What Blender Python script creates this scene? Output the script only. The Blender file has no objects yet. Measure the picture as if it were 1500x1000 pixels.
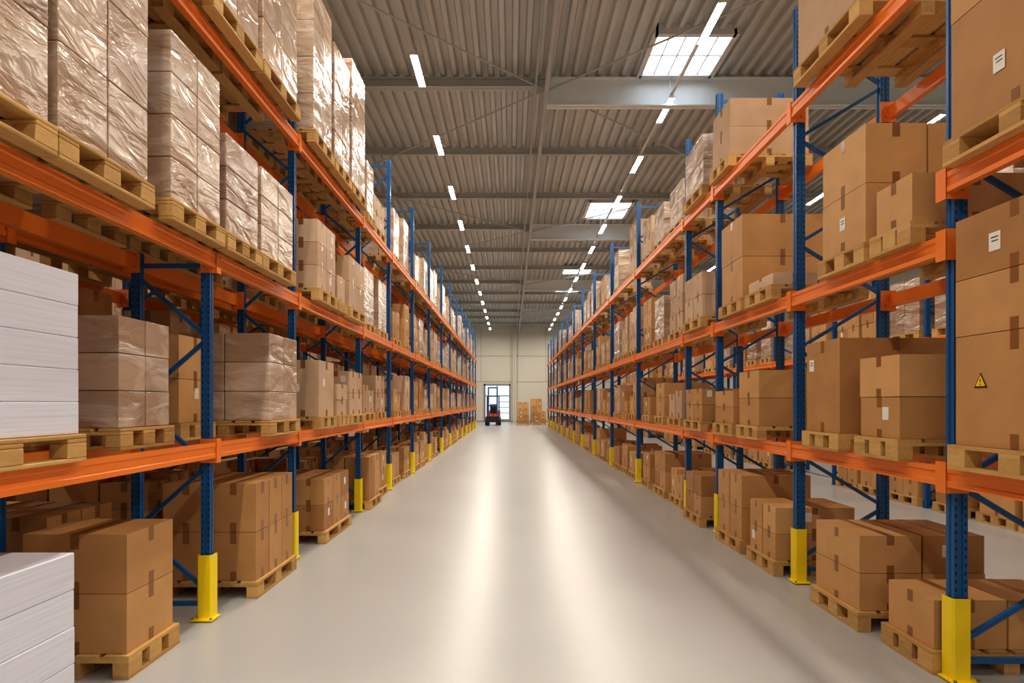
import bpy, math, random, bmesh
from mathutils import Vector, Matrix
random.seed(7)
scene = bpy.context.scene
COL = scene.collection

# ------------------------------------------------------------------ mesh builder
class MB:
    def __init__(s): s.v=[]; s.f=[]; s.m=[]; s.t=[]
    def add(s, vs, fs, mat, tint=.5):
        b=len(s.v); s.v+= [tuple(p) for p in vs]
        for f in fs:
            s.f.append([b+i for i in f]); s.m.append(mat); s.t.append(tint)
    def box(s,x0,x1,y0,y1,z0,z1,mat,tint=.5):
        s.add([(x0,y0,z0),(x1,y0,z0),(x1,y1,z0),(x0,y1,z0),(x0,y0,z1),(x1,y0,z1),(x1,y1,z1),(x0,y1,z1)],
              [(0,3,2,1),(4,5,6,7),(0,1,5,4),(1,2,6,5),(2,3,7,6),(3,0,4,7)],mat,tint)
    def prism(s,poly,axis,a0,a1,mat,tint=.5):
        n=len(poly)
        def P(p,a):
            if axis=='z': return (p[0],p[1],a)
            if axis=='y': return (p[0],a,p[1])
            return (a,p[0],p[1])
        vs=[P(p,a0) for p in poly]+[P(p,a1) for p in poly]
        fs=[(i,(i+1)%n,n+(i+1)%n,n+i) for i in range(n)]
        fs+=[tuple(reversed(range(n))),tuple(range(n,2*n))]
        s.add(vs,fs,mat,tint)
    def bar(s,p,q,w,h,mat,tint=.5):
        p=Vector(p);q=Vector(q);d=(q-p).normalized()
        up=Vector((0,1,0)) if abs(d.y)<.9 else Vector((0,0,1))
        a=d.cross(up).normalized(); b=a.cross(d).normalized()
        vs=[]
        for c in (p,q):
            for i,j in ((-1,-1),(1,-1),(1,1),(-1,1)): vs.append(c+a*(i*w/2)+b*(j*h/2))
        s.add(vs,[(0,3,2,1),(4,5,6,7),(0,1,5,4),(1,2,6,5),(2,3,7,6),(3,0,4,7)],mat,tint)
    def cyl(s,p,q,r,mat,n=12,tint=.5):
        p=Vector(p);q=Vector(q);d=(q-p).normalized()
        up=Vector((0,0,1)) if abs(d.z)<.9 else Vector((1,0,0))
        a=d.cross(up).normalized(); b=d.cross(a)
        vs=[c+a*(r*math.cos(2*math.pi*i/n))+b*(r*math.sin(2*math.pi*i/n)) for c in (p,q) for i in range(n)]
        fs=[(i,(i+1)%n,n+(i+1)%n,n+i) for i in range(n)]+[tuple(reversed(range(n))),tuple(range(n,2*n))]
        s.add(vs,fs,mat,tint)
    def mesh(s,name,mats,recalc=True):
        me=bpy.data.meshes.new(name); me.from_pydata(s.v,[],s.f)
        for m in mats: me.materials.append(m)
        me.polygons.foreach_set('material_index',s.m)
        a=me.attributes.new('tint','FLOAT','FACE'); a.data.foreach_set('value',s.t)
        if recalc:
            bm=bmesh.new(); bm.from_mesh(me); bmesh.ops.recalc_face_normals(bm,faces=bm.faces); bm.to_mesh(me); bm.free()
        me.update(); return me
    def obj(s,name,mats,bevel=0,loc=(0,0,0),parent=None):
        return place(s.mesh(name,mats),name,loc,bevel,parent)
def place(me,name,loc=(0,0,0),bevel=0,parent=None,rot=0):
    o=bpy.data.objects.new(name,me); o.location=loc; o.rotation_euler=(0,0,rot); COL.objects.link(o)
    if bevel:
        m=o.modifiers.new('bevel','BEVEL'); m.width=bevel; m.segments=2; m.limit_method='ANGLE'; m.harden_normals=False
    if parent: o.parent=parent
    return o
def empty(name,loc=(0,0,0)):
    o=bpy.data.objects.new(name,None); o.location=loc; o.empty_display_size=.2; COL.objects.link(o); return o

# ------------------------------------------------------------------ materials
def srgb(r,g,b):
    f=lambda c:(c/255/12.92) if c/255<=.04045 else ((c/255+.055)/1.055)**2.4
    return (f(r),f(g),f(b),1)
def newmat(name):
    m=bpy.data.materials.new(name); m.use_nodes=True; nt=m.node_tree
    return m,nt,nt.nodes,nt.links,nt.nodes['Principled BSDF']
def simple(name,col,rough=.5,metal=0,noise=.08,scale=6,bump=0):
    m,nt,N,L,B=newmat(name)
    tc=N.new('ShaderNodeTexCoord'); no=N.new('ShaderNodeTexNoise'); no.inputs['Scale'].default_value=scale; no.inputs['Detail'].default_value=1
    L.new(tc.outputs['Object'],no.inputs['Vector'])
    mr=N.new('ShaderNodeMapRange'); mr.inputs[3].default_value=1-noise; mr.inputs[4].default_value=1+noise
    L.new(no.outputs['Fac'],mr.inputs[0])
    mx=N.new('ShaderNodeVectorMath'); mx.operation='SCALE'; mx.inputs[0].default_value=col[:3]
    L.new(mr.outputs[0],mx.inputs['Scale']); L.new(mx.outputs[0],B.inputs['Base Color'])
    B.inputs['Roughness'].default_value=rough; B.inputs['Metallic'].default_value=metal
    if bump:
        b=N.new('ShaderNodeBump'); b.inputs['Strength'].default_value=bump; b.inputs['Distance'].default_value=.01
        L.new(no.outputs['Fac'],b.inputs['Height']); L.new(b.outputs[0],B.inputs['Normal'])
    return m
def emis(name,col,st):
    m,nt,N,L,B=newmat(name)
    B.inputs['Base Color'].default_value=(.6,.6,.6,1)
    B.inputs['Emission Color'].default_value=col; B.inputs['Emission Strength'].default_value=st
    return m

def cardboard(name,ca,cb,wrap=False):
    m,nt,N,L,B=newmat(name)
    at=N.new('ShaderNodeAttribute'); at.attribute_name='tint'
    oi=N.new('ShaderNodeObjectInfo')
    tc=N.new('ShaderNodeTexCoord')
    off=N.new('ShaderNodeVectorMath'); off.operation='ADD'
    sc=N.new('ShaderNodeVectorMath'); sc.operation='SCALE'; sc.inputs[0].default_value=(13,7,9); L.new(oi.outputs['Random'],sc.inputs['Scale'])
    L.new(tc.outputs['Object'],off.inputs[0]); L.new(sc.outputs[0],off.inputs[1])
    mx=N.new('ShaderNodeMix'); mx.data_type='RGBA'; mx.inputs[6].default_value=ca; mx.inputs[7].default_value=cb
    ad=N.new('ShaderNodeMath'); ad.operation='MULTIPLY_ADD'; ad.inputs[1].default_value=.45
    sub=N.new('ShaderNodeMath'); sub.operation='MULTIPLY'; sub.inputs[1].default_value=.6
    L.new(at.outputs['Fac'],sub.inputs[0]); L.new(oi.outputs['Random'],ad.inputs[0]); L.new(sub.outputs[0],ad.inputs[2]); 
    L.new(ad.outputs[0],mx.inputs[0])
    if not wrap:
        no=N.new('ShaderNodeTexNoise'); no.inputs['Scale'].default_value=4; no.inputs['Detail'].default_value=2; L.new(off.outputs[0],no.inputs['Vector'])
        mr=N.new('ShaderNodeMapRange'); mr.inputs[3].default_value=.82; mr.inputs[4].default_value=1.16; L.new(no.outputs['Fac'],mr.inputs[0])
        s=N.new('ShaderNodeVectorMath'); s.operation='SCALE'; L.new(mx.outputs[2],s.inputs[0]); L.new(mr.outputs[0],s.inputs['Scale'])
        L.new(s.outputs[0],B.inputs['Base Color']); B.inputs['Roughness'].default_value=.55
        B.inputs['Specular IOR Level'].default_value=.35
        b=N.new('ShaderNodeBump'); b.inputs['Strength'].default_value=.3; b.inputs['Distance'].default_value=.012
        L.new(no.outputs['Fac'],b.inputs['Height']); L.new(b.outputs[0],B.inputs['Normal'])
    else:
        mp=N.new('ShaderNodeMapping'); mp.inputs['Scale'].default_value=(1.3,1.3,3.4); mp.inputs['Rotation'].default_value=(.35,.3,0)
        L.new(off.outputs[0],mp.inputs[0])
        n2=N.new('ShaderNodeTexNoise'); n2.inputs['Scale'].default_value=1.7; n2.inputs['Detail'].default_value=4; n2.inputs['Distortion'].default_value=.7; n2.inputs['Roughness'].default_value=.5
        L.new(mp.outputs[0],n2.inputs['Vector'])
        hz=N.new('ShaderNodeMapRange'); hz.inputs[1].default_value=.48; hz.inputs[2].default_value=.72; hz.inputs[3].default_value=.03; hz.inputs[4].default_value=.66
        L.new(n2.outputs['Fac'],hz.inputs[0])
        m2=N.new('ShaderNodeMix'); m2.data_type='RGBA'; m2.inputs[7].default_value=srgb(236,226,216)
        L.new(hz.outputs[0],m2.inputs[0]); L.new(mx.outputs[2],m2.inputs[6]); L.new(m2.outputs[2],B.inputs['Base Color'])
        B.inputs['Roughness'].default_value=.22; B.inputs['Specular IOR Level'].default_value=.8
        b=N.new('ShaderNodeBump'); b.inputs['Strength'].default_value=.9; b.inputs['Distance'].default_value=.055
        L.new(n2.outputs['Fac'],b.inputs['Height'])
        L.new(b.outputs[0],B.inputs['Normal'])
    return m
M_card=cardboard('cardboard',srgb(168,118,66),srgb(222,176,118))
M_pale=cardboard('cardboard_pale',srgb(186,150,116),srgb(220,192,162))
M_wrap=cardboard('stretch_wrapped_cardboard',srgb(156,124,98),srgb(206,180,156),True)
M_tape=simple('packing_tape',srgb(146,100,56),.22)
M_label=simple('paper_label',srgb(238,236,230),.6,noise=.03)
M_print=simple('black_print',srgb(20,20,20),.6)
M_warn=simple('warning_yellow',srgb(250,205,20),.5)
M_blue=simple('blue_steel',srgb(16,90,152),.32,noise=.12,scale=3)
M_orange=simple('orange_steel',srgb(244,134,48),.36,noise=.08,scale=3)
M_yellow=simple('yellow_guard',srgb(254,226,16),.4,noise=.06)
M_dark=simple('painted_slot_shade',srgb(8,22,44),.7)  # dark colour painted for the shade inside the post slots
M_steel=simple('galvanised_steel',srgb(182,186,186),.42,.1,noise=.1,scale=3)
M_beamw=simple('painted_roof_steel',srgb(222,230,234),.5,0,noise=.05)
M_bolt=simple('bolt_steel',srgb(150,150,150),.35,.8)
def wood():
    m,nt,N,L,B=newmat('pallet_wood')
    at=N.new('ShaderNodeAttribute'); at.attribute_name='tint'
    tc=N.new('ShaderNodeTexCoord'); mp=N.new('ShaderNodeMapping'); mp.inputs['Scale'].default_value=(14,3,14)
    L.new(tc.outputs['Object'],mp.inputs[0])
    no=N.new('ShaderNodeTexNoise'); no.inputs['Scale'].default_value=3; no.inputs['Detail'].default_value=2; no.inputs['Distortion'].default_value=.6
    L.new(mp.outputs[0],no.inputs['Vector'])
    mx=N.new('ShaderNodeMix'); mx.data_type='RGBA'; mx.inputs[6].default_value=srgb(160,116,60); mx.inputs[7].default_value=srgb(226,186,118)
    ad=N.new('ShaderNodeMath'); ad.operation='MULTIPLY_ADD'; ad.inputs[1].default_value=.5
    L.new(at.outputs['Fac'],ad.inputs[0]); ml=N.new('ShaderNodeMath'); ml.operation='MULTIPLY'; ml.inputs[1].default_value=.6
    L.new(no.outputs['Fac'],ml.inputs[0]); L.new(ml.outputs[0],ad.inputs[2]); L.new(ad.outputs[0],mx.inputs[0])
    L.new(mx.outputs[2],B.inputs['Base Color']); B.inputs['Roughness'].default_value=.75
    return m
M_wood=wood()
def paper():
    m,nt,N,L,B=newmat('white_paper_sheets')
    tc=N.new('ShaderNodeTexCoord'); mp=N.new('ShaderNodeMapping'); mp.inputs['Scale'].default_value=(.8,.8,45)
    L.new(tc.outputs['Object'],mp.inputs[0])
    no=N.new('ShaderNodeTexNoise'); no.inputs['Scale'].default_value=1.5; no.inputs['Detail'].default_value=3; L.new(mp.outputs[0],no.inputs['Vector'])
    rp=N.new('ShaderNodeMapRange'); rp.inputs[1].default_value=.25; rp.inputs[2].default_value=.5; rp.inputs[3].default_value=.78; rp.inputs[4].default_value=.86
    L.new(no.outputs['Fac'],rp.inputs[0])
    s=N.new('ShaderNodeVectorMath'); s.operation='SCALE'; s.inputs[0].default_value=(.92,.96,1.1); L.new(rp.outputs[0],s.inputs['Scale'])
    L.new(s.outputs[0],B.inputs['Base Color']); B.inputs['Roughness'].default_value=.5
    b=N.new('ShaderNodeBump'); b.inputs['Strength'].default_value=.22; b.inputs['Distance'].default_value=.006
    L.new(no.outputs['Fac'],b.inputs['Height']); L.new(b.outputs[0],B.inputs['Normal'])
    return m
M_paper=paper()
def floor_mat():
    m,nt,N,L,B=newmat('polished_epoxy_floor')
    tc=N.new('ShaderNodeTexCoord')
    n1=N.new('ShaderNodeTexNoise'); n1.inputs['Scale'].default_value=.5; n1.inputs['Detail'].default_value=4; n1.inputs['Roughness'].default_value=.6
    L.new(tc.outputs['Object'],n1.inputs['Vector'])
    mx=N.new('ShaderNodeMix'); mx.data_type='RGBA'; mx.inputs[6].default_value=srgb(174,174,174); mx.inputs[7].default_value=srgb(187,187,186)
    L.new(n1.outputs['Fac'],mx.inputs[0]); L.new(mx.outputs[2],B.inputs['Base Color'])
    mr=N.new('ShaderNodeMapRange'); mr.inputs[3].default_value=.27; mr.inputs[4].default_value=.35; L.new(n1.outputs['Fac'],mr.inputs[0])
    L.new(mr.outputs[0],B.inputs['Roughness']); B.inputs['Specular IOR Level'].default_value=.38
    return m
M_floor=floor_mat()
M_roof=simple('roof_sheet_steel',srgb(192,195,192),.38,.15,noise=.08,scale=1.5)
M_wall=simple('cream_wall_panel',srgb(218,212,200),.6,noise=.02,scale=1)
M_seam=simple('wall_seam',srgb(160,155,145),.6)
M_lampbody=simple('lamp_housing',srgb(205,205,205),.4)
M_lamp=emis('lamp_diffuser',(1,.92,.80,1),150)
M_sky=emis('skylight_pane',(.80,.90,1,1),1.9)
M_glass=emis('daylit_glass',(.72,.86,1,1),.42)

# ------------------------------------------------------------------ room
XW0,XW1,YB,YF,ZC=-15,17,-13,56,8.5
b=MB(); b.box(XW0-.2,XW1+.2,YB-.2,YF+.2,-.2,0,0); b.obj('floor',[M_floor])
b=MB(); per=.25; prof=[]; x=XW0-.2
while x<XW1+.2:
    prof+=[(x,ZC),(x+per*.34,ZC),(x+per*.46,ZC+.1),(x+per*.88,ZC+.1)]; x+=per
n=len(prof); vs=[]; 
for yy in (YB-.2,YF+.2): vs+=[(p[0],yy,p[1]) for p in prof]
b.add(vs,[(i,i+1,n+i+1,n+i) for i in range(n-1)],0)
b.box(XW0-.2,x,YB-.2,YF+.2,ZC+.12,ZC+.2,0)
b.obj('ceiling',[M_roof])
b=MB(); b.box(XW0-.2,XW0,YB,YF,0,ZC+.1,0); b.obj('wall_left',[M_wall])
b=MB(); b.box(XW1,XW1+.2,YB,YF,0,ZC+.1,0); b.obj('wall_right',[M_wall])
b=MB(); b.box(XW0-.2,XW1+.2,YB-.2,YB,0,ZC+.1,0); b.obj('wall_front',[M_wall])
b=MB(); b.box(XW0-.2,XW1+.2,YF,YF+.2,0,ZC+.1,0)
for z in (3.6,5.9): b.box(XW0,XW1,YF-.012,YF,z-.025,z+.025,1)
for i in range(-5,7): b.box(i*2.9+.25-.015,i*2.9+.25+.015,YF-.01,YF,3.6,ZC,1)
b.obj('wall_back',[M_wall,M_seam])
b=MB()
for xx in (-9.4,.35,10.1): 
    b.box(xx-.15,xx+.15,YF-.3,YF-.27,0,ZC-.05,0); b.box(xx-.15,xx+.15,YF-.05,YF-.02,0,ZC-.05,0); b.box(xx-.012,xx+.012,YF-.3,YF-.02,0,ZC-.05,0)
b.obj('wall_column',[M_wall],)
b=MB(); b.box(XW0,XW1,YF-.02,YF,0,.12,0); b.obj('baseboard_back',[M_seam])

# roof structure
def ibeam(mb,x0,x1,y,z0,z1,w,mat,axis='x'):
    mb.box(x0,x1,y-w/2,y+w/2,z0,z0+.02,mat); mb.box(x0,x1,y-w/2,y+w/2,z1-.02,z1,mat); mb.box(x0,x1,y-.008,y+.008,z0,z1,mat)
b=MB()
mains=[-8.4,2.3,13.05,23.7,34.4,45.1]
for y in mains:
    ibeam(b,.75,XW1,y,7.88,8.46,.2,0)
    ibeam(b,XW0,.75,y,8.26,8.46,.2,1)
y=-11.9
while y<55.5:
    if min(abs(y-m) for m in mains)>.6: ibeam(b,XW0,XW1,y,8.3,8.48,.1,1)
    y+=3.567
b.obj('roof_beams',[M_beamw,M_steel])
b=MB()
for i,y0 in enumerate(mains[:-1]):
    y1=y0+10.7
    b.cyl((.8,y0,8.22),(6.8,y0+5.35,8.22),.018,0,6); b.cyl((6.8,y0+5.35,8.22),(.8,y1,8.22),.018,0,6)
    b.cyl((.7,y0,8.22),(-5.2,y0+5.35,8.22),.018,0,6); b.cyl((-5.2,y0+5.35,8.22),(.7,y1,8.22),.018,0,6)
b.obj('roof_bracing_rods',[M_steel])
b=MB(); b.cyl((.74,YB,8.1),(.74,YF,8.1),.055,0,12); b.cyl((.52,YB,8.2),(.52,YF,8.2),.025,0,8)
y=-12
while y<55: b.cyl((.74,y,8.1),(.74,y,8.49),.012,0,6); y+=3.567
b.obj('ceiling_pipe',[M_steel])

# skylights; the outer columns are unseen extras, added to fill the hall with light
k=1
for (y0,y1) in ((-9,-7),(.5,2.0),(11.4,12.85),(20.9,22.8),(31.0,32.6),(36.2,37.8),(46.5,48.3)):
    for xc in (3.38,-10,12.5):
        b=MB(); x0,x1=xc-.74,xc+.74; z=8.46
        b.add([(x0,y0,z),(x0,y1,z),(x1,y1,z),(x1,y0,z)],[(0,1,2,3)],0)
        b.box(x0,x1,y0,y1,z+.005,z+.02,1)
        for xx in (x0,x1): b.box(xx-.05,xx+.05,y0-.05,y1+.05,z-.06,z+.15,1)
        for yy in (y0,y1): b.box(x0,x1,yy-.05,yy+.05,z-.06,z+.15,1)
        for q in range(1,5): xx=x0+(x1-x0)*q/5; b.box(xx-.011,xx+.011,y0,y1,z-.02,z-.001,1)
        b.box(x0,x1,(y0+y1)/2-.015,(y0+y1)/2+.015,z-.03,z-.001,1)
        place(b.mesh('window',[M_sky,M_lampbody],False),'window_%d'%k); k+=1

# lamps
lm=MB()
lm.add([(-.06,-.55,0),(-.06,.55,0),(.06,.55,0),(.06,-.55,0)],[(0,1,2,3)],1)
lm.prism([(-.07,.004),(.07,.004),(.045,.07),(-.045,.07)],'y',-.56,.56,0)
lm.box(-.068,-.06,-.56,.56,-.004,.006,0); lm.box(.06,.068,-.56,.56,-.004,.006,0)
for yy in (-.4,.4): lm.cyl((0,yy,.07),(0,yy,.58),.005,0,5)
LAMP=lm.mesh('linear_ceiling_lamp',[M_lampbody,M_lamp],False)
for X,y0,st in ((-1.73,11.7-3.38*7,3.38),(3.28,10.25-3.02*7,3.02),(-8.3,-11,5),(9.3,-11,5)):
    y=y0
    while y<53: place(LAMP,'linear_ceiling_lamp',(X,y,7.9)); y+=st
b=MB(); b.box(3.25,3.31,YB+.1,YF-.3,7.975,8.01,0); 
y=-12
while y<55: b.cyl((3.28,y,8.0),(3.28,y,8.3),.006,0,5); y+=1.51
b.obj('lamp_trunking_rail',[M_lampbody])

# ------------------------------------------------------------------ racks
def rack(sgn,xf,xr,ups,levels,top,detail=10,K=.8,KD=.55):
    """sgn=-1 left, +1 right: xf aisle-side x of the posts, xr rear x"""
    b=MB(); hw=.045*K; hd=.05*KD
    cf=sgn*(xf+hw); cr=sgn*(xr-hw)
    for i,u in enumerate(ups):
        T=top(u)
        for c in (cf,cr):
            pts=[(-.045,-.05),(-.016,-.05),(-.012,-.036),(.012,-.036),(.016,-.05),(.045,-.05),(.045,-.018),(.036,-.012),(.036,.012),(.045,.018),(.045,.05),(-.045,.05),(-.045,.018),(-.036,.012),(-.036,-.012),(-.045,-.018)]
            b.prism([(c+p[0]*K,u+p[1]*KD) for p in pts],'z',0.008,T,0)
            b.box(c-.05,c+.05,u-.04,u+.04,0,.008,0)
            if -2<u<detail:
                z=.1
                while z<T-.05:
                    for dx in (-.03*K,.03*K): b.box(c+dx-.005,c+dx+.005,u-hd-.0008,u-hd+.001,z,z+.022,2)  # thin raised tabs, coloured dark like shaded holes; nothing is cut
                    z+=.05
        z=.22; side=0
        b.bar((cf,u,.12),(cr,u,.12),.035,.03,0)
        while z<T-.5:
            a,c2=(cf,cr) if side==0 else (cr,cf)
            b.bar((a,u,z),(c2,u,z+.48),.03,.028,0); z+=.5; side^=1
        b.bar((cf,u,T-.1),(cr,u,T-.1),.035,.03,0)
    for i in range(len(ups)-1):
        y0,y1=ups[i],ups[i+1]
        for z in levels(y0):
            for xc,s in ((sgn*(xf-.027),-sgn),(sgn*(xr+.027),sgn)):
                poly=[(-.025,-.06),(.025,-.06),(.025,-.03),(.016,-.022),(.016,.022),(.025,.03),(.025,.06),(-.025,.06)]
                b.prism([(xc+s*p[0],z+p[1]) for p in poly],'y',y0,y1,1)
    for i,u in enumerate(ups):
        zs=set(levels(ups[max(i-1,0)]))|set(levels(u))
        for z in zs:
            if z>top(u)+.05: continue
            zt=min(z+.09,top(u))
            for c in (cf,cr):
                so=-sgn if c==cf else sgn
                e=hw+.055
                b.box(min(c-so*hw,c+so*e),max(c-so*hw,c+so*e),u-hd-.01,u-hd-.003,z-.1,zt,1)
                b.box(c+so*e-.003,c+so*e+.003,u-hd-.01,u+hd+.01,z-.1,zt,1)
                for dz in (-.05,.04): b.cyl((c,u-hd-.015,z+dz),(c,u-hd-.003,z+dz),.008,3,8)
    return b.obj('pallet_rack',[M_blue,M_orange,M_dark,M_bolt])
LU=[-3.9,-1.0,2.0,4.93,6.84,9.82,12.27,15.2,18.3,21.6,24.6,27.6,30.6,33.6,36.6,39.6,42.4]
RU=[-4.3,-1.6,1.1,3.84,5.94,8.2,9.64,13.4,16.9,20.4,23.8,27.0,30.2,33.4,36.6,39.8,42.4,45.4]
LLV=(1.33,2.82,4.55); RLV=(1.25,2.67,4.45)
def rl(y): return (1.25,3.04,4.45) if 1<y<3 else RLV
rack(-1,2.36,2.98,LU,lambda y:LLV,lambda u:2.88 if abs(u-4.93)<.1 else (5.85 if u<10 else 6.45))
rack(1,2.70,3.58,RU,rl,lambda u:5.45 if abs(u-5.94)<.1 else (5.75 if u<11 else 6.0),10,.95,.7)
L2U=[-4.1,-1.4,1.3,4.0,6.7]+[6.7+2.9*i for i in range(1,13)]
rack(-1,3.25,4.15,L2U,lambda y:LLV,lambda u:5.9,7)
R2U=[-1.5+2.9*i for i in range(0,16)]
rack(1,6.7,7.6,R2U,lambda y:RLV,lambda u:5.7,0)
rack(-1,7.3,8.2,R2U[:11],lambda y:LLV,lambda u:5.7,0)

# post guards
def guard():
    g=MB(); t=.008; a=.058; d=.05
    o=[(-a,d),(-a,-d+.012),(-a+.012,-d),(a-.012,-d),(a,-d+.012),(a,d)]
    i=[(a-t,d),(a-t,-d+.015),(a-.015,-d+t),(-a+.015,-d+t),(-a+t,-d+.015),(-a+t,d)]
    g.prism(o+i,'z',.01,.5,0)
    g.box(-.085,.085,-.1,.05,0,.01,0)
    for q in (-.07,.07): g.cyl((q,-.085,.01),(q,-.085,.022),.01,1,8)
    return g.mesh('rack_post_guard',[M_yellow,M_bolt])
GM=guard()
for u in LU: place(GM,'rack_post_guard',(-2.396,u,.009))
for u in RU: place(GM,'rack_post_guard',(2.743,u,.009))

# ------------------------------------------------------------------ pallets and loads
def add_pallet(b,dx,dy,rng):
    H=.144; hx,hy=dx/2,dy/2; bw=.1
    for cx in (-hx+bw/2,0,hx-bw/2):
        b.box(cx-bw/2,cx+bw/2,-hy,hy,0,.022,0,rng.random())
        for cy in (-hy+.07,0,hy-.07): b.box(cx-bw/2,cx+bw/2,cy-.07,cy+.07,.022,.1,0,rng.random())
    for cy in (-hy+.07,0,hy-.07): b.box(-hx,hx,cy-.07,cy+.07,.1,.122,0,rng.random())
    n=max(4,int(dx/.16)); w=dx/n
    for i in range(n):
        x0=-hx+i*w+(.0 if i==0 else .02); x1=-hx+(i+1)*w-(.0 if i==n-1 else .02)
        b.box(x0,x1,-hy,hy,.122,H,0,rng.random())
MATS=[M_wood,M_card,M_tape,M_label,M_wrap,M_pale,M_paper,M_warn,M_print]
def load_mesh(name,dx,dy,h,nx,ny,nz,style,seed,labels=(),p_label=.2,vary=False):
    rng=random.Random(seed); b=MB(); add_pallet(b,dx+.05,dy+.05,rng)
    mi={'card':1,'wrap':4,'pale':5,'paper':6}[style]
    z=.146
    if isinstance(nz,(list,tuple)): hs=[q*h for q in nz]
    else: hs=[h/nz]*nz
    for k,hh in enumerate(hs):
        for i in range(nx):
            for j in range(ny):
                topl=(k==len(hs)-1 and vary and style!='wrap')
                if topl and nx*ny>1 and len(hs)>1 and rng.random()<.14: continue
                h2=hh*(rng.uniform(.72,1.05) if topl and rng.random()<.5 else 1)
                g=.003+rng.random()*(.009 if style!='wrap' else .003)
                if style=='paper': g=rng.random()*.004
                x0=-dx/2+dx*i/nx+g; x1=-dx/2+dx*(i+1)/nx-g*.8
                y0=-dy/2+dy*j/ny+g; y1=-dy/2+dy*(j+1)/ny-g
                t=rng.random(); z1=z+h2-(.004 if style!='paper' else .001)
                b.box(x0,x1,y0,y1,z,z1,mi,t)
                if style in('card','pale'):
                    tw=.028; xm=(x0+x1)/2; ym=(y0+y1)/2; e=.0012; tl=min(.1,hh*.25)
                    for zz0,zz1 in ((z1-tl,z1),(z,z+tl*.8)):
                        b.box(xm-tw,xm+tw,y0-e,y0,zz0,zz1,2)
                        b.box(x0-e,x0,ym-tw,ym+tw,zz0,zz1,2); b.box(x1,x1+e,ym-tw,ym+tw,zz0,zz1,2)
                    b.box(xm-tw,xm+tw,y0,y1,z1,z1+e,2)
                    if rng.random()<p_label:
                        lx=x0+(x1-x0)*rng.uniform(.15,.7); lz=z+h2*rng.uniform(.35,.55); b.box(lx,lx+.07,y0-.002,y0,lz,lz+.09,3)
                    if rng.random()<p_label:
                        ly=y0+(y1-y0)*rng.uniform(.15,.6); lz=z+h2*rng.uniform(.35,.55)
                        b.box(x0-.002,x1+.002,ly,ly+.07,lz,lz+.09,3)
        z+=hh
    for (kind,x,y,zz) in labels:
        if kind=='label':
            b.box(x-.002,x,y-.04,y+.04,zz-.05,zz+.05,3); b.box(x-.003,x-.002,y-.025,y+.02,zz+.0,zz+.006,8); b.box(x-.003,x-.002,y-.025,y+.025,zz+.02,zz+.026,8)
        else:
            def tri(s,e,m):
                b.prism([(y-s,zz-s*.75),(y+s,zz-s*.75),(y,zz+s)],'x',x-e,x,m)
            tri(.048,.002,8); tri(.036,.003,7); b.box(x-.004,x-.003,y-.003,y+.003,zz-.006,zz+.014,8); b.box(x-.004,x-.003,y-.003,y+.003,zz-.02,zz-.013,8)
    return b.mesh(name,MATS)
NAMES={'card':'cardboard_box_pallet','wrap':'wrapped_pallet_load','pale':'carton_pallet','paper':'paper_sheet_pallet'}
sd=[100]
def load(side,xf,D0,D1,zb,top,style,n,depth=.8,labels=()):
    """xf=aisle-side face distance, D0..D1 along the aisle, zb support height, top absolute"""
    sd[0]+=1
    h=top-zb-.146
    lab=[(k,-depth/2+.004 ,y-(D0+D1)/2,z-zb) for (k,y,z) in labels]
    me=load_mesh(NAMES[style],depth,D1-D0,h,*n,style,sd[0],lab,p_label=.22 if not labels else 0)
    return place(me,NAMES[style],(side*(xf+depth/2),(D0+D1)/2,zb),.006)
Z1,Z2,Z3=1.392,2.882,4.612      # left beam tops
Q1,Q2,Q3=1.312,2.732,4.512      # right beam tops
G=0.001
# --- left, floor
load(-1,2.28,2.35,3.27,G,.92,'paper',(1,1,4))
load(-1,2.37,3.86,4.40,G,.89,'card',(1,1,2),.66)
load(-1,2.22,5.45,6.38,G,1.0,'card',(2,3,2),.82)
load(-1,2.25,7.55,8.70,G,.78,'card',(2,3,2))
load(-1,2.25,9.95,10.75,G,.84,'card',(2,2,1))
load(-1,2.37,11.0,11.9,G,.80,'card',(2,2,2))
# --- left level 1
load(-1,2.28,2.35,3.30,Z1,2.38,'paper',(1,1,5))
load(-1,2.52,4.02,4.62,Z1,2.27,'wrap',(2,2,3),.62)
load(-1,2.68,5.05,5.60,Z1,2.26,'card',(1,1,2),.5)
load(-1,2.22,5.76,6.50,Z1,2.35,'wrap',(2,2,3),.85)
load(-1,2.25,7.35,7.98,Z1,2.21,'pale',(2,1,1))
load(-1,2.25,8.12,8.6,Z1,1.95,'pale',(2,1,2))
load(-1,2.25,8.75,9.5,Z1,2.15,'pale',(2,2,2))
# --- left level 2
load(-1,2.2,2.15,2.98,Z2,4.40,'wrap',(2,2,3))
load(-1,2.2,3.04,3.80,Z2,4.36,'wrap',(2,2,3))
load(-1,2.2,4.05,4.74,Z2,4.13,'wrap',(2,2,4))
load(-1,2.2,4.84,5.45,Z2,3.80,'wrap',(2,1,3))
load(-1,2.2,5.52,6.32,Z2,3.80,'wrap',(2,2,3))
load(-1,2.22,7.20,7.92,Z2,3.83,'pale',(2,2,3))
load(-1,2.22,8.02,8.38,Z2,3.35,'pale',(2,1,1))
load(-1,2.22,8.6,9.5,Z2,3.74,'pale',(2,2,2))
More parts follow.
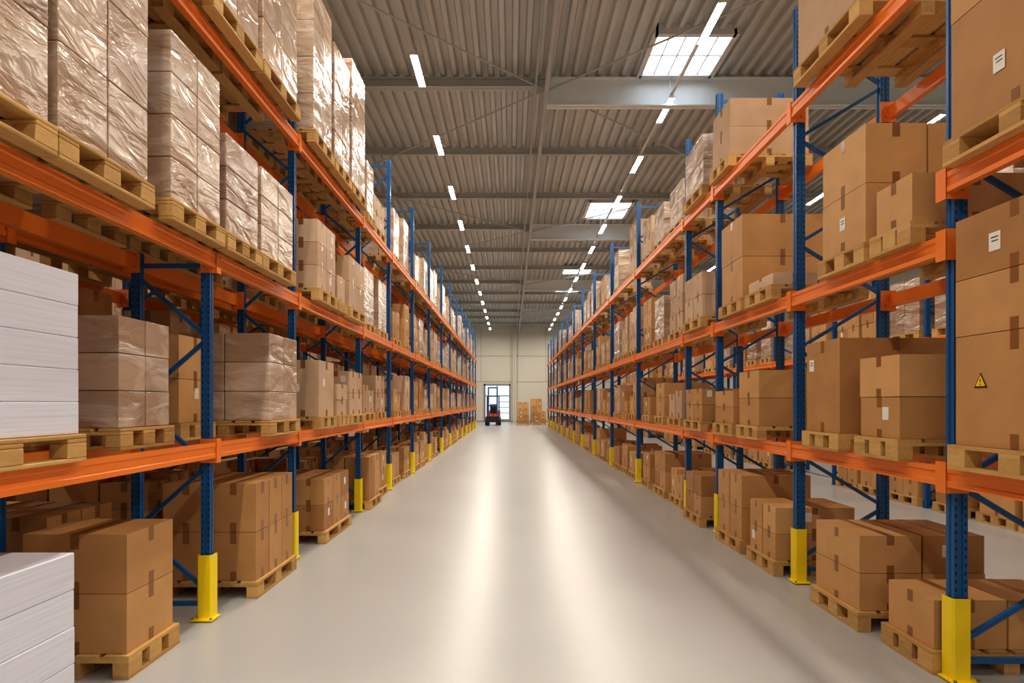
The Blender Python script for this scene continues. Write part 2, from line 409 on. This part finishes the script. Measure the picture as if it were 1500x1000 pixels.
# --- left level 3
load(-1,2.2,2.6,3.5,Z3,5.9,'wrap',(2,2,3))
load(-1,2.2,3.6,4.5,Z3,6.0,'wrap',(2,2,3))
load(-1,2.2,4.62,5.46,Z3,6.0,'wrap',(2,2,3))
load(-1,2.2,5.56,6.45,Z3,5.9,'wrap',(2,2,3))
load(-1,2.2,6.98,7.70,Z3,6.4,'wrap',(2,2,4))
load(-1,2.2,7.82,8.55,Z3,6.23,'wrap',(2,2,4))
load(-1,2.2,8.68,9.45,Z3,6.5,'wrap',(2,2,4))
load(-1,2.3,10.0,10.5,Z3,5.6,'wrap',(2,1,2))
load(-1,2.34,10.7,11.6,Z3,5.3,'pale',(2,2,2))
# --- right floor
load(1,2.66,3.93,4.42,G,.46,'card',(2,1,1),.95)
load(1,2.6,4.66,5.34,G,.71,'card',(2,1,2),.95)
load(1,2.6,6.15,6.80,G,.67,'card',(1,2,2))
load(1,2.6,7.05,7.84,G,.88,'card',(1,2,2))
load(1,2.6,8.55,9.3,G,.70,'card',(1,2,2))
# --- right level 1
load(1,2.6,2.80,3.66,Q1,2.76,'card',(1,1,(.48,.25,.27)),.9,labels=(('label',3.36,2.57),('warn',3.46,1.82)))
load(1,2.6,1.6,2.6,Q1,2.4,'card',(2,2,2),.9)
load(1,2.6,4.18,4.66,Q1,2.03,'card',(1,1,2),.85)
load(1,2.6,4.94,5.50,Q1,2.22,'card',(1,1,1),.9,labels=(('label',5.4,2.02),))
load(1,2.6,6.55,7.12,Q1,2.05,'card',(1,1,2),.85)
load(1,2.6,7.3,7.95,Q1,1.85,'card',(1,1,2),.85)
load(1,2.6,8.5,9.3,Q1,1.9,'card',(2,2,2),.85)
# --- right level 2
load(1,2.6,2.75,3.70,3.102,4.3,'card',(1,1,(.65,.35)),.9,labels=(('label',3.33,3.52),))
load(1,2.6,4.05,4.46,Q2,3.2,'card',(1,1,1),.85)
load(1,2.6,4.58,5.22,Q2,3.76,'card',(2,1,2),.92,labels=(('label',4.9,3.1),))
load(1,2.6,7.02,7.72,Q2,3.83,'card',(1,1,2),.92)
load(1,2.6,6.2,6.85,Q2,3.0,'pale',(2,1,1),.92)
load(1,2.6,8.5,9.35,Q2,3.5,'pale',(2,2,2),.85)
# --- right level 3
load(1,2.6,2.5,3.6,Q3,5.7,'wrap',(2,2,2),.9)
load(1,2.55,4.55,5.55,Q3,5.75,'pale',(1,1,1),.95)
load(1,2.6,7.42,8.06,Q3,5.33,'pale',(1,1,2),.95)
load(1,2.6,8.45,9.3,Q3,5.35,'wrap',(2,2,2),.9)

# --- library for the rest of the racks
LIB={}
def lib(style,depth,dy,h,nx,ny,nz,var=0):
    key=(style,depth,dy,round(h,2),nx,ny,nz,var)
    if key not in LIB: 
        sd[0]+=1; LIB[key]=load_mesh(NAMES[style],depth,dy,h,nx,ny,nz,style,sd[0],vary=True)
    return LIB[key]
rng=random.Random(5)
HS={0:(.45,.55,.65,.75),1:(.45,.6,.7,.8),2:(.6,.75,.9,.95),3:(.65,.8,.95,1.1)}
def fill(side,xf,depth,ups,tops,hs,skip,wrapbias,mg=.2):
    for i in range(len(ups)-1):
        y0,y1=ups[i]+mg,ups[i+1]-mg; L=y1-y0
        for lv in range(4):
            if skip(ups[i],lv): continue
            n=max(1,int(L/.85)); sp=L/n
            for k in range(n):
                if rng.random()<.05: continue
                w=rng.choice((.62,.7,.78)); w=min(w,sp-.08)
                w=round(w/.04)*.04
                h=rng.choice(hs[lv])
                r=rng.random()
                if lv==0: st='card'
                elif lv==1: st='card' if r<.6-wrapbias*.4 else 'pale'
                elif lv==2: st='pale' if r<.4 else ('card' if r<.7-wrapbias*.3 else 'wrap')
                else: st='wrap' if r<.65 else 'pale'
                nz=1 if h<.5 else (2 if h<.85 else 3)
                me=lib(st,depth,w,h,1 if rng.random()<.4 else 2,2 if w>.7 else 1,nz,rng.choice((0,1)))
                yc=y0+sp*(k+.5)+rng.uniform(-.02,.02)
                place(me,NAMES[st],(side*(xf+depth/2)+rng.uniform(-.02,.02),yc,tops[lv]))
LT=(G,Z1,Z2,Z3); RT=(G,Q1,Q2,Q3)
fill(-1,2.39,.62,LU,LT,HS,lambda u,lv:(u>1.5 and u<9.5) or (abs(u-9.82)<.1 and lv in(0,3)),.3)
fill(1,2.75,.84,RU,RT,HS,lambda u,lv:1<u<9.3,0)
fill(-1,3.25,.9,L2U,LT,{0:(.75,.9,.65),1:(.9,1.0,1.05),2:(.9,1.1),3:(.9,1.1,1.2)},lambda u,lv:False,.6,.13)
fill(1,6.7,.88,R2U,RT,HS,lambda u,lv:(lv==0 and rng.random()<.4),0,.13)
fill(-1,7.3,.88,R2U[:11],LT,{0:(.9,1.0),1:(1.05,.9),2:(1.1,1.2),3:(.9,1.1,1.2)},lambda u,lv:False,0,.13)

# far end pallets
for (x,y,h) in ((1.0,51,1.6),(2.1,51.3,1.9),(.95,48.5,.6),(2.3,49.0,.9)):
    me=lib('card',.92,.84,h,2,2,3); place(me,NAMES['card'],(x,y,G))

# far door with daylit glazing
b=MB(); yd=YF-.03
b.box(-2.4,-.02,yd-.06,yd,3.25,3.4,0); b.box(-2.4,-2.25,yd-.06,yd,0,3.4,0); b.box(-.14,-.02,yd-.06,yd,0,3.4,0)
b.box(-1.25,-1.15,yd-.06,yd,0,3.25,0); b.box(-2.25,-.14,yd-.05,yd,2.3,2.38,0); b.box(-2.25,-.14,yd-.05,yd,.0,.25,0)
b.box(-2.25,-.14,yd-.03,yd-.02,.25,3.25,1)
for z in (.8,1.3,1.8): b.box(-1.15,-.14,yd-.045,yd,z-.02,z+.02,0)
b.obj('door_1',[M_bolt,M_glass])

# ------------------------------------------------------------------ forklift
M_red=simple('forklift_red',srgb(205,58,26),.35); M_blk=simple('forklift_black',srgb(22,22,24),.5)
fk=empty('forklift',(-1.35,47.5,0))
def part(mb,name,mats): 
    o=mb.obj(name,mats,.01); o.parent=fk; return o
b=MB(); b.prism([(-.2,.25),(1.6,.25),(1.75,.5),(1.7,1.05),(.9,1.1),(.7,.7),(.0,.65),(-.2,.5)],'x',-.5,.5,0); part(b,'chassis',[M_red])
b=MB(); b.prism([(1.05,.3),(1.95,.3),(2.05,.6),(1.95,1.1),(1.1,1.12)],'x',-.52,.52,0); part(b,'counterweight',[M_blk])
b=MB()
for sx in (-.48,.48):
    for yy,r in ((.1,.32),(1.5,.26)): b.cyl((sx-.11,yy,r),(sx+.11,yy,r),r,0,20)
part(b,'wheels',[M_blk])
b=MB()
for sx in (-.45,.45): 
    b.bar((sx,.0,.6),(sx,.25,2.2),.06,.06,0); b.bar((sx,1.5,1.05),(sx,1.25,2.2),.06,.06,0); b.bar((sx,.25,2.2),(sx,1.25,2.2),.06,.06,0)
for q in range(6): yy=.25+q*.2; b.bar((-.45,yy,2.2),(.45,yy,2.2),.04,.04,0)
part(b,'overhead_guard',[M_blk])
b=MB()
for sx in (-.33,.33): b.box(sx-.05,sx+.05,-.34,-.22,.08,2.9,0); b.box(sx-.03+.0,sx+.03,-.4,-.34,.1,2.6,0)
for z in (.3,1.5,2.85): b.box(-.33,.33,-.32,-.26,z-.05,z+.05,0)
part(b,'mast',[M_blue])
b=MB(); b.box(-.5,.5,-.44,-.40,.25,.7,0)
for sx in (-.28,.28): b.box(sx-.06,sx+.06,-.48,-.44,.06,.7,0); b.box(sx-.06,sx+.06,-1.5,-.44,.06,.1,0)
part(b,'fork_carriage',[M_blk])
b=MB(); b.box(-.25,.25,.75,1.2,.9,1.1,0); b.box(-.25,.25,1.12,1.22,1.1,1.6,0); b.cyl((0,.35,.7),(0,.5,1.2),.03,0); b.cyl((0,.5,1.2),(0,.53,1.23),.17,0,16); part(b,'seat_and_wheel',[M_blk])

# ------------------------------------------------------------------ world, camera
w=bpy.data.worlds.new('World'); scene.world=w; w.use_nodes=True
w.node_tree.nodes['Background'].inputs[0].default_value=(.8,.9,1,1); w.node_tree.nodes['Background'].inputs[1].default_value=.6
cam=bpy.data.cameras.new('camera'); co=bpy.data.objects.new('camera',cam); COL.objects.link(co)
co.location=(0,0,1.7); co.rotation_euler=(math.pi/2,0,0)
cam.sensor_width=36; cam.lens=36*915/1500; cam.shift_y=.06; cam.shift_x=.0013; cam.clip_start=.05; cam.clip_end=200
scene.camera=co
scene.view_settings.view_transform='Standard'
scene.view_settings.look='None'
scene.view_settings.exposure=.76
scene.view_settings.gamma=.88
